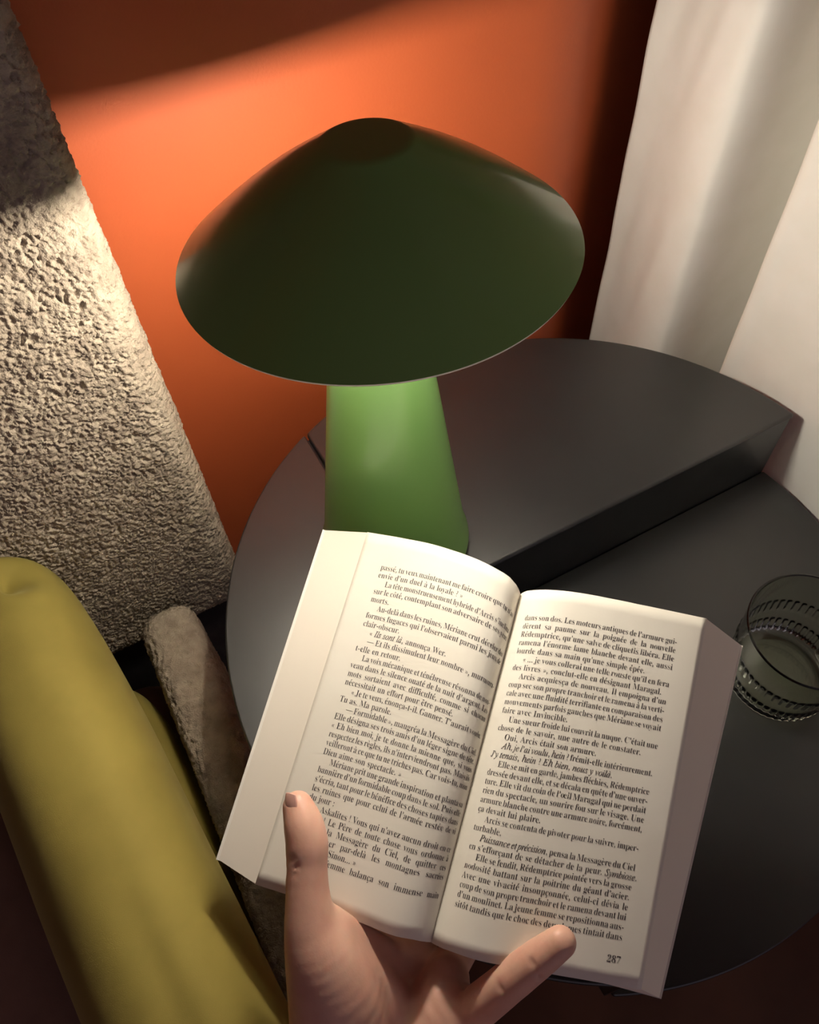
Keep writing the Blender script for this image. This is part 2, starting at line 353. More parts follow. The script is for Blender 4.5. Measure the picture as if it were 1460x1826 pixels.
glass = fast_mesh('tumbler', V, grid_faces(NS, len(rz), True), MAT['tinted_glass'])
bm = bmesh.new(); bm.from_mesh(glass.data); bmesh.ops.remove_doubles(bm, verts=bm.verts, dist=1e-7); bmesh.ops.recalc_face_normals(bm, faces=bm.faces); bm.to_mesh(glass.data); bm.free()
tag(glass, 'ribbed clear greenish drinking glass on the lower part of the table', 'glass')

# ================================================================== book
BC = {"topL": [[0.1579, 0.1828, 0.6299], [0.1576, 0.1829, 0.6308], [0.1572, 0.1831, 0.6325], [0.1568, 0.1835, 0.6347], [0.1562, 0.1841, 0.6372], [0.1555, 0.1852, 0.6399], [0.1543, 0.1869, 0.6426], [0.1531, 0.1893, 0.645], [0.1512, 0.1922, 0.6467], [0.1489, 0.1955, 0.6479], [0.1466, 0.1992, 0.6486], [0.1442, 0.2031, 0.6489], [0.1416, 0.2072, 0.649], [0.1387, 0.2113, 0.6489], [0.1357, 0.2156, 0.6487], [0.1324, 0.2199, 0.6483], [0.129, 0.2244, 0.6479], [0.1254, 0.2289, 0.6474], [0.1216, 0.2334, 0.6468], [0.1174, 0.2379, 0.6461], [0.1131, 0.2424, 0.6453], [0.1087, 0.2471, 0.6445], [0.1041, 0.2517, 0.6437], [0.0994, 0.2565, 0.6427], [0.0947, 0.2615, 0.6415]], "topR": [[0.1579, 0.1828, 0.6299], [0.158, 0.1825, 0.6308], [0.1584, 0.182, 0.6325], [0.1591, 0.1811, 0.6346], [0.16, 0.18, 0.6369], [0.1611, 0.1782, 0.6393], [0.1627, 0.1762, 0.6415], [0.1649, 0.1739, 0.6436], [0.1676, 0.1714, 0.6452], [0.1708, 0.1687, 0.6462], [0.1743, 0.1659, 0.6468], [0.1781, 0.1629, 0.647], [0.182, 0.1599, 0.6468], [0.1861, 0.1567, 0.6465], [0.1904, 0.1533, 0.646], [0.1947, 0.1498, 0.6454], [0.1992, 0.1462, 0.6448], [0.2039, 0.1425, 0.644], [0.2086, 0.1386, 0.6432], [0.2136, 0.1347, 0.6424], [0.2186, 0.1307, 0.6415], [0.2238, 0.1266, 0.6405], [0.2291, 0.1224, 0.6395], [0.2346, 0.1181, 0.6384], [0.2402, 0.1139, 0.6371]], "botL": [[0.0213, 0.0509, 0.576], [0.021, 0.051, 0.5768], [0.0202, 0.0513, 0.5783], [0.0191, 0.0517, 0.5801], [0.0178, 0.0524, 0.5821], [0.0161, 0.0533, 0.5843], [0.0141, 0.0547, 0.5864], [0.0116, 0.0564, 0.5882], [0.0087, 0.0584, 0.5894], [0.0057, 0.0608, 0.5902], [0.0026, 0.0638, 0.5906], [-0.0003, 0.0671, 0.5907], [-0.0033, 0.0706, 0.5907], [-0.0065, 0.0742, 0.5904], [-0.0099, 0.0779, 0.5901], [-0.0134, 0.0818, 0.5896], [-0.017, 0.0857, 0.5892], [-0.0207, 0.0899, 0.5887], [-0.0245, 0.0941, 0.5881], [-0.0284, 0.0985, 0.5876], [-0.0324, 0.1029, 0.587], [-0.0366, 0.1074, 0.5863], [-0.041, 0.1119, 0.5855], [-0.0456, 0.1165, 0.5847], [-0.0502, 0.1212, 0.5836]], "botR": [[0.0213, 0.0509, 0.576], [0.0216, 0.0504, 0.5768], [0.022, 0.0494, 0.5783], [0.0227, 0.0481, 0.5801], [0.0237, 0.0465, 0.5821], [0.025, 0.0445, 0.5842], [0.0269, 0.0423, 0.5861], [0.0291, 0.0397, 0.5877], [0.0317, 0.0368, 0.5889], [0.0346, 0.0338, 0.5896], [0.0379, 0.0306, 0.5898], [0.0416, 0.0275, 0.5898], [0.0455, 0.0245, 0.5897], [0.0497, 0.0213, 0.5893], [0.054, 0.018, 0.5889], [0.0585, 0.0146, 0.5884], [0.0631, 0.0111, 0.5878], [0.0679, 0.0075, 0.5871], [0.0728, 0.0038, 0.5865], [0.0779, 0.0001, 0.5857], [0.0831, -0.0038, 0.585], [0.0884, -0.0078, 0.5841], [0.0939, -0.0119, 0.5833], [0.0995, -0.016, 0.5823], [0.1052, -0.0202, 0.5811]], "St": [0.15786, 0.18279, 0.62992], "Sb": [0.02135, 0.05086, 0.57599], "Rt": [0.24019, 0.11388, 0.63712], "Rb": [0.10518, -0.0202, 0.58111], "Kt": [0.09472, 0.26146, 0.6415], "Kb": [-0.05017, 0.12115, 0.58364], "Ot": [0.07354, 0.27974, 0.63564], "Ob": [-0.06365, 0.14307, 0.58224], "Et": [0.25982, 0.09666, 0.61299], "Eb": [0.11575, -0.02873, 0.55965]}
for k in BC: BC[k] = np.array(BC[k])
N = 25
book = empty('book', tuple((BC['Sb'] + BC['St']) / 2 - np.array([0, 0, 0.03]))); tag(book, 'open paperback novel held over the table, page 287 on the right', 'book')
EX = 1.5
def curve_at(c, a):
    a = np.clip(np.asarray(a, float), 0, 1); u = a ** (1 / EX) * (N - 1); i = np.clip(np.floor(u).astype(int), 0, N - 2); t = (u - i)[..., None]
    return c[i] * (1 - t) + c[i + 1] * t
def page_surf(side, a, b):
    b = np.asarray(b, float)[..., None]
    return curve_at(BC['top' + side], a) * b + curve_at(BC['bot' + side], a) * (1 - b)
spine = BC['St'] - BC['Sb']; spine /= np.linalg.norm(spine)
def page_normal(side, a, b):
    e = 1e-3
    du = page_surf(side, np.minimum(a + e, 1), b) - page_surf(side, np.maximum(a - e, 0), b)
    n = np.cross(du, np.broadcast_to(spine, du.shape)); n /= np.linalg.norm(n, axis=-1)[..., None] + 1e-12
    return n * np.where(n[..., 2:] < 0, -1, 1)
down = {'L': None, 'R': None}
back_t = BC['St'] - np.array([-0.004, -0.004, 0.022]); back_b = BC['Sb'] - np.array([-0.004, -0.004, 0.022])
NA, NB = 60, 30
def build_side(side, fore_t, fore_b):
    # thin top leaf
    A, B = np.meshgrid(np.linspace(0, 1, NA) ** EX, np.linspace(0, 1, NB), indexing='ij')
    P = page_surf(side, A, B); n = page_normal(side, A, B)
    topv = (P + n * 0.00015).reshape(-1, 3)
    q = grid_faces(NA, NB)
    if side == 'L': q = q[:, ::-1]
    leaf = fast_mesh('left_page' if side == 'L' else 'right_page', topv, q, MAT['page_paper'])
    s_ = leaf.modifiers.new('thickness', 'SOLIDIFY'); s_.thickness = 0.00012; s_.offset = -1
    # page block: rows from the page surface down to the cover
    M_ = 12; rows = []
    aa = np.linspace(0, 1, 30) ** EX
    def cov(b):   # straight line of the cover under the block, from the back of the spine to the fore edge
        e = fore_t * b + fore_b * (1 - b); s = back_t * b + back_b * (1 - b)
        k = np.linspace(0, 1, 30)[:, None]
        return s * (1 - k) + e * k
    V = []; leafv = []
    bs = np.linspace(0.001, 0.999, 16)
    for b in bs:
        top = page_surf(side, aa, np.full(30, b)) - page_normal(side, aa, np.full(30, b)) * 0.0002
        bot = cov(b)
        ring = [top[i] for i in range(30)]; lv = [0.0] * 30
        for j in range(1, M_): 
            t = j / M_; p = top[-1] * (1 - t) + bot[-1] * t; ring.append(p); lv.append(t)
        ring += [bot[i] for i in range(29, -1, -1)]; lv += [1.0] * 30
        for j in range(1, 4):
            t = j / 4; ring.append(bot[0] * (1 - t) + top[0] * t); lv.append(1 - t)
        V.append(ring); leafv.append(lv)
    V = np.array(V); nb, nr = V.shape[:2]; flat = V.reshape(-1, 3).tolist(); lf = np.array(leafv).ravel().tolist()
    F = []
    for i in range(nb - 1):
        for j in range(nr):
            j2 = (j + 1) % nr; f = (i * nr + j, i * nr + j2, (i + 1) * nr + j2, (i + 1) * nr + j); F.append(f)
    # end caps as strips between page curve and cover
    for i in (0, nb - 1):
        prev_t = [i * nr + k for k in range(30)]; bot_idx = [i * nr + 30 + M_ - 1 + (29 - k) for k in range(30)]
        LAY = 8; layers = [prev_t]
        for l in range(1, LAY):
            t = l / LAY; ids = []
            for k in range(30):
                p = np.array(flat[prev_t[k]]) * (1 - t) + np.array(flat[bot_idx[k]]) * t
                flat.append(p.tolist()); lf.append(t); ids.append(len(flat) - 1)
            layers.append(ids)
        layers.append(bot_idx)
        for l in range(LAY):
            for k in range(29): F.append((layers[l][k], layers[l][k + 1], layers[l + 1][k + 1], layers[l + 1][k]))
    blk = mesh_obj('left_page_block' if side == 'L' else 'right_page_block', flat, F, MAT['page_edges'], smooth=False)
    bm = bmesh.new(); bm.from_mesh(blk.data); bmesh.ops.recalc_face_normals(bm, faces=bm.faces); bm.to_mesh(blk.data); bm.free()
    at = blk.data.attributes.new('leaf', 'FLOAT', 'POINT'); at.data.foreach_set('value', lf)
    return leaf, blk
lL, bL = build_side('L', BC['Ot'], BC['Ob']); lR, bR = build_side('R', BC['Et'], BC['Eb'])
# card cover: left board, back, right board
def ext(a, b, k): d = a - b; return a + d / np.linalg.norm(d) * k
nb_ = np.array([0, 0, -0.0006])
bt, bb = back_t + nb_, back_b + nb_
pl_t, pl_b = ext(BC['Ot'] + nb_, bt, 0.0018), ext(BC['Ob'] + nb_, bb, 0.0018); pr_t, pr_b = ext(BC['Et'] + nb_, bt, 0.0012), ext(BC['Eb'] + nb_, bb, 0.0012)
cv = [pl_b, pl_t, bb, bt, pr_b, pr_t]
cover = mesh_obj('cover', cv, [(0, 2, 3, 1), (2, 4, 5, 3)], MAT['cover_card'], smooth=False)
so = cover.modifiers.new('thickness', 'SOLIDIFY'); so.thickness = 0.0005; so.offset = 0
for o in (lL, bL, lR, bR, cover): adopt(o, book)

# ---- printed text: serif letters taken from the built-in font, laid on the curved pages
LEFT = [
 (1, "passé, tu veux maintenant me faire croire que tu n'as", 0), (0, "envie d'un duel à la loyale ? »", 0),
 (1, "La tête monstrueusement hybride d'Arcis s'inclina", 1), (1, "sur le côté, contemplant son adversaire de ses yeux", 0), (0, "morts.", 0),
 (1, "Au-delà dans les ruines, Mériane crut déceler des", 1), (1, "formes fugaces qui l'observaient parmi les jeux de", 0), (0, "clair-obscur.", 0),
 (0, "« _Ils sont là_, annonça Wer.", 1), (1, "— Et ils dissimulent leur nombre », murmura-", 1), (0, "t-elle en retour.", 0),
 (1, "La voix mécanique et ténébreuse résonna de nou-", 1), (1, "veau dans le silence ouaté de la nuit d'argent. Les", 0), (1, "mots sortaient avec difficulté, comme si chacun", 0),
 (0, "nécessitait un effort pour être pensé.", 0), (1, "« Je te veux, énonça-t-il. Ganner. T'aurait voulu.", 1), (0, "Tu as. Ma parole.", 0),
 (1, "— Formidable », maugréa la Messagère du Ciel.", 1), (1, "Elle désigna ses trois amis d'un léger signe de tête.", 0), (1, "« Eh bien moi, je te donne la mienne que, si vous", 0),
 (1, "respectez les règles, ils n'interviendront pas. Mais ils", 0), (1, "veilleront à ce que tu ne triches pas. Car vois-tu, mon", 0), (0, "Dieu aime son spectacle. »", 0),
 (1, "Mériane prit une grande inspiration et planta sa", 1), (1, "bannière d'un formidable coup dans le sol. Puis elle", 0), (1, "s'écria, tant pour le bénéfice des choses tapies dans", 0),
 (1, "les ruines que pour celui de l'armée restée de vi", 0), (0, "du jour :", 0), (1, "« Askalites ! Vous qui n'avez aucun droit en ce", 1),
 (1, "rie ! Le Père de toute chose vous ordonne à", 1), (1, "moi, la Messagère du Ciel, de quitter ces", 1), (1, "retourner par-delà les montagnes sacrées", 1), (0, "nel ! Sinon... »", 2),
 (1, "une femme balança son immense main", 2)]
RIGHT = [
 (1, "dans son dos. Les moteurs antiques de l'armure gui-", 0), (1, "dèrent sa paume sur la poignée de la nouvelle", 0), (1, "Rédemptrice, qu'une salve de cliquetis libéra. Elle", 0),
 (1, "ramena l'énorme lame blanche devant elle, aussi", 0), (0, "lourde dans sa main qu'une simple épée.", 0), (1, "« ... je vous collerai une telle rouste qu'il en fera", 1),
 (0, "des livres », conclut-elle en désignant Maragal.", 0), (1, "Arcis acquiesça de nouveau. Il empoigna d'un", 1), (1, "coup sec son propre tranchoir et le ramena à la verti-", 0),
 (1, "cale avec une fluidité terrifiante en comparaison des", 0), (1, "mouvements parfois gauches que Mériane se voyait", 0), (0, "faire avec Invincible.", 0),
 (1, "Une sueur froide lui couvrit la nuque. C'était une", 1), (0, "chose de le savoir, une autre de le constater.", 0), (0, "Oui, Arcis était son armure.", 1),
 (1, "_Ah, je l'ai voulu, hein ?_ frémit-elle intérieurement.", 1), (0, "_J'y tenais, hein ? Eh bien, nous y voilà._", 0),
 (1, "Elle se mit en garde, jambes fléchies, Rédemptrice", 1), (1, "dressée devant elle, et se décala en quête d'une ouver-", 0), (1, "ture. Elle vit du coin de l'œil Maragal qui ne perdait", 0),
 (1, "rien du spectacle, un sourire fou sur le visage. Une", 0), (1, "armure blanche contre une armure noire, forcément,", 0), (0, "ça devait lui plaire.", 0),
 (1, "Arcis se contenta de pivoter pour la suivre, imper-", 1), (0, "turbable.", 0), (1, "_Puissance et précision_, pensa la Messagère du Ciel", 1),
 (0, "en s'efforçant de se détacher de la peur. _Symbiose._", 0), (1, "Elle se fendit, Rédemptrice pointée vers la grosse", 1), (1, "nodosité battant sur la poitrine du géant d'acier.", 0),
 (1, "Avec une vivacité insoupçonnée, celui-ci dévia le", 0), (1, "coup de son propre tranchoir et le ramena devant lui", 0), (1, "d'un moulinet. La jeune femme se repositionna aus-", 0),
 (1, "sitôt tandis que le choc des deux lames tintait dans", 0)]
def serif(ch, it):
    if 'a' <= ch <= 'z':
        if it: return '\u210e' if ch == 'h' else chr(0x1D44E + ord(ch) - 97)
        return chr(0x1D41A + ord(ch) - 97)
    if 'A' <= ch <= 'Z': return chr((0x1D434 if it else 0x1D400) + ord(ch) - 65)
    if '0' <= ch <= '9': return chr(0x1D7CE + ord(ch) - 48)
    return ch
ACC = {'é': 'e/', 'è': 'e\\', 'ê': 'e^', 'à': 'a\\', 'â': 'a^', 'ô': 'o^', 'î': 'i^', 'û': 'u^', 'ù': 'u\\', 'ç': 'c,'}
need = set()
for pg in (LEFT, RIGHT):
    for _, s, _ in pg:
        it = False
        for ch in s:
            if ch == '_': it = not it; continue
            if ch == ' ': continue
            if ch == 'œ': need |= {('o', it), ('e', it)}; continue
            
            if ch not in ".,':-«»": need.add((ACC[ch][0] if ch in ACC else ch, it if ch.isalpha() else False))
need |= {(c, False) for c in '287'}
need = sorted(need)
GL = {}
def glyph_sheet(chars, offset):
    cu = bpy.data.curves.new('glyph_sheet', 'FONT'); cu.resolution_u = 2; cu.space_line = 3.0
    cu.body = '|\n' + '\n'.join(serif(c, it) + '|' for c, it in chars)
    cu.offset = offset
    to = bpy.data.objects.new('glyph_sheet', cu); COL.objects.link(to)
    dg = bpy.context.evaluated_depsgraph_get(); gm = bpy.data.meshes.new_from_object(to.evaluated_get(dg)); gm.calc_loop_triangles()
    co = np.empty(len(gm.vertices) * 3, np.float32); gm.vertices.foreach_get('co', co); co = co.reshape(-1, 3)[:, :2]
    tri = np.empty(len(gm.loop_triangles) * 3, np.int32); gm.loop_triangles.foreach_get('vertices', tri); tri = tri.reshape(-1, 3)
    bpy.data.objects.remove(to); bpy.data.curves.remove(cu); bpy.data.meshes.remove(gm)
    par = np.arange(len(co))          # connected pieces
    for _ in range(80):
        mn = par[tri].min(1); new = par.copy()
        for k in range(3): np.minimum.at(new, tri[:, k], mn)
        new = new[new]
        if (new == par).all(): break
        par = new
    row = np.round((0.25 - co[tri].mean(1)[:, 1]) / 3.0).astype(int)
    bar0 = co[tri[row == 0].ravel(), 0].min()
    for k, g in enumerate(chars):
        t = tri[row == k + 1]; comp = par[t[:, 0]]
        xs = {c: co[t[comp == c].ravel(), 0].max() for c in np.unique(comp)}; cb = max(xs, key=xs.get)
        rest = t[comp != cb]; bx = co[t[comp == cb].ravel(), 0].min()
        ids, invi = np.unique(rest.ravel(), return_inverse=True)
        v = co[ids].copy(); v[:, 1] += 3.0 * (k + 1)
        GL[g] = (v, invi.reshape(-1, 3), bx - bar0)
glyph_sheet([g for g in need if not g[1]], -0.009)
glyph_sheet([g for g in need if g[1]], 0.006)
def accent(kind, xc, italic):
    sl = 0.12 if italic else 0.0
    y = 0.53
    if kind == '/': p = [(-.06, 0), (.00, 0), (.12, .15), (.03, .17)]
    elif kind == '\\': p = [(.06, 0), (.00, 0), (-.12, .15), (-.03, .17)]
    elif kind == '^': p = [(-.13, 0), (-.08, 0), (0, .09), (.08, 0), (.13, 0), (.03, .16), (-.03, .16)]
    else: y = -0.18; p = [(-.08, 0), (0, -.03), (.08, .02), (.08, .10), (.0, .17), (-.03, .17), (.02, .09), (0, .03), (-.06, .04)]
    v = np.array([(xc + x + sl, y + yy) for x, yy in p])
    if kind == '^': t = [(0, 1, 6), (1, 2, 6), (2, 5, 6), (2, 3, 5), (3, 4, 5)]
    elif kind == ',': t = [(0, 1, 8), (1, 7, 8), (1, 2, 7), (2, 3, 7), (3, 6, 7), (3, 4, 6), (4, 5, 6)]
    else: t = [(0, 1, 2), (0, 2, 3)]
    return v, np.array(t)
def ngon(cx, cy, r, n=8): return [(cx + r * math.cos(2 * math.pi * i / n), cy + r * math.sin(2 * math.pi * i / n)) for i in range(n)]
def fan(polys):
    v = []; t = []
    for p in polys:
        o = len(v); v += p; t += [(o, o + i, o + i + 1) for i in range(1, len(p) - 1)]
    return np.array(v), np.array(t)
def tail(x, y): return [(x - .02, y - .06), (x + .07, y), (x + .065, y - .07), (x + .02, y - .15), (x - .05, y - .19), (x - .045, y - .165)]
GL[('.', False)] = (*fan([ngon(.12, .06, .066)]), 0.27)
GL[(',', False)] = (*fan([ngon(.12, .06, .066), tail(.12, .05)]), 0.27)
GL[("'", False)] = (*fan([ngon(.13, .62, .062), tail(.13, .61)]), 0.27)
GL[(':', False)] = (*fan([ngon(.14, .06, .066), ngon(.14, .38, .066)]), 0.30)
GL[('-', False)] = (*fan([[(.04, .19), (.30, .19), (.30, .265), (.04, .265)]]), 0.36)
def chev(x, d): return [(x, .22), (x + d * .13, .06), (x + d * .17, .08), (x + d * .07, .22), (x + d * .17, .36), (x + d * .13, .38)]
def chevs(xs, d):
    v = []; t = []
    for x in xs:
        o = len(v); v += chev(x, d); t += [(o, o + 1, o + 2), (o, o + 2, o + 3), (o, o + 3, o + 4), (o, o + 4, o + 5)]
    return np.array(v), np.array(t)
GL[('«', False)] = (*chevs((.04, .20), 1), 0.46)
GL[('»', False)] = (*chevs((.24, .40), -1), 0.46)
XS = 0.855   # the bold cut is thinned and set a little narrower
def layout(s):
    """returns words: list of (list of (verts, tris), width)"""
    words = []; cur = []; x = 0.0; it = False
    for ch in s:
        if ch == '_': it = not it; continue
        if ch == ' ':
            words.append((cur, x)); cur = []; x = 0.0; continue
        if ch == 'œ':
            v, t, a = GL[('o', it)]; cur.append((v * [XS, 1] + [x, 0], t)); x += a * XS * 0.80
            v, t, a = GL[('e', it)]; cur.append((v * [XS, 1] + [x, 0], t)); x += a * XS; continue
        base = ACC[ch][0] if ch in ACC else ch
        v, t, a = GL[(base, it if base.isalpha() else False)]
        sx = XS if base.isalnum() else 0.85
        cur.append((v * [sx, 1] + [x, 0], t))
        if ch in ACC: va, ta = accent(ACC[ch][1], x + a * sx * 0.5, it); cur.append((va, ta))
        x += a * sx
    words.append((cur, x)); return words
def set_page(side, lines, a_of, b_of, width, em, name):
    VV = []; TT = []; off = 0
    for ln, (just, s, ind) in enumerate(lines):
        words = layout(s); x0 = ind * 1.15 * em; tot = sum(w for _, w in words) * em; ng = max(1, len(words) - 1)
        sp = (width - x0 - tot) / ng if just else 0.25 * em
        sp_c = max(0.12 * em, sp); sc_ = 1.0
        if just and sp < 0.14 * em: sp_c = 0.14 * em; sc_ = (width - x0 - sp_c * ng) / tot
        x = x0
        for gl, wd in words:
            for v, t in gl:
                px = x + v[:, 0] * em * sc_; py = v[:, 1] * em
                VV.append(np.stack([px, py, np.full(len(px), ln)], -1)); TT.append(t + off); off += len(v)
            x += wd * em * sc_ + sp_c
    V = np.concatenate(VV); T = np.concatenate(TT)
    a = a_of(V[:, 0]); b = b_of(V[:, 2], V[:, 0]) + V[:, 1] / 0.200
    P = page_surf(side, a, b) + page_normal(side, a, b) * 0.00030
    return fast_mesh(name, P, T, MAT['printing_ink'], None, False)
WID = 0.0893; EM = 0.00492
tL = set_page('L', LEFT, lambda x: 0.8600 - x / 0.1096, lambda l, x: 0.8950 - 0.0243 * l + 0.018 * (x / WID) ** 2, WID, EM, 'printed_text')
tR = set_page('R', RIGHT, lambda x: 0.1040 + x / 0.1159, lambda l, x: 0.9060 - 0.02495 * l, WID, EM, 'printed_text')
num = set_page('R', [(0, '287', 0)], lambda x: 0.8230 + x / 0.1159, lambda l, x: 0.0520 + 0 * l, WID, EM * 1.02, 'page_number')
for o, pg in ((tL, lL), (tR, lR), (num, lR)): o.parent = pg

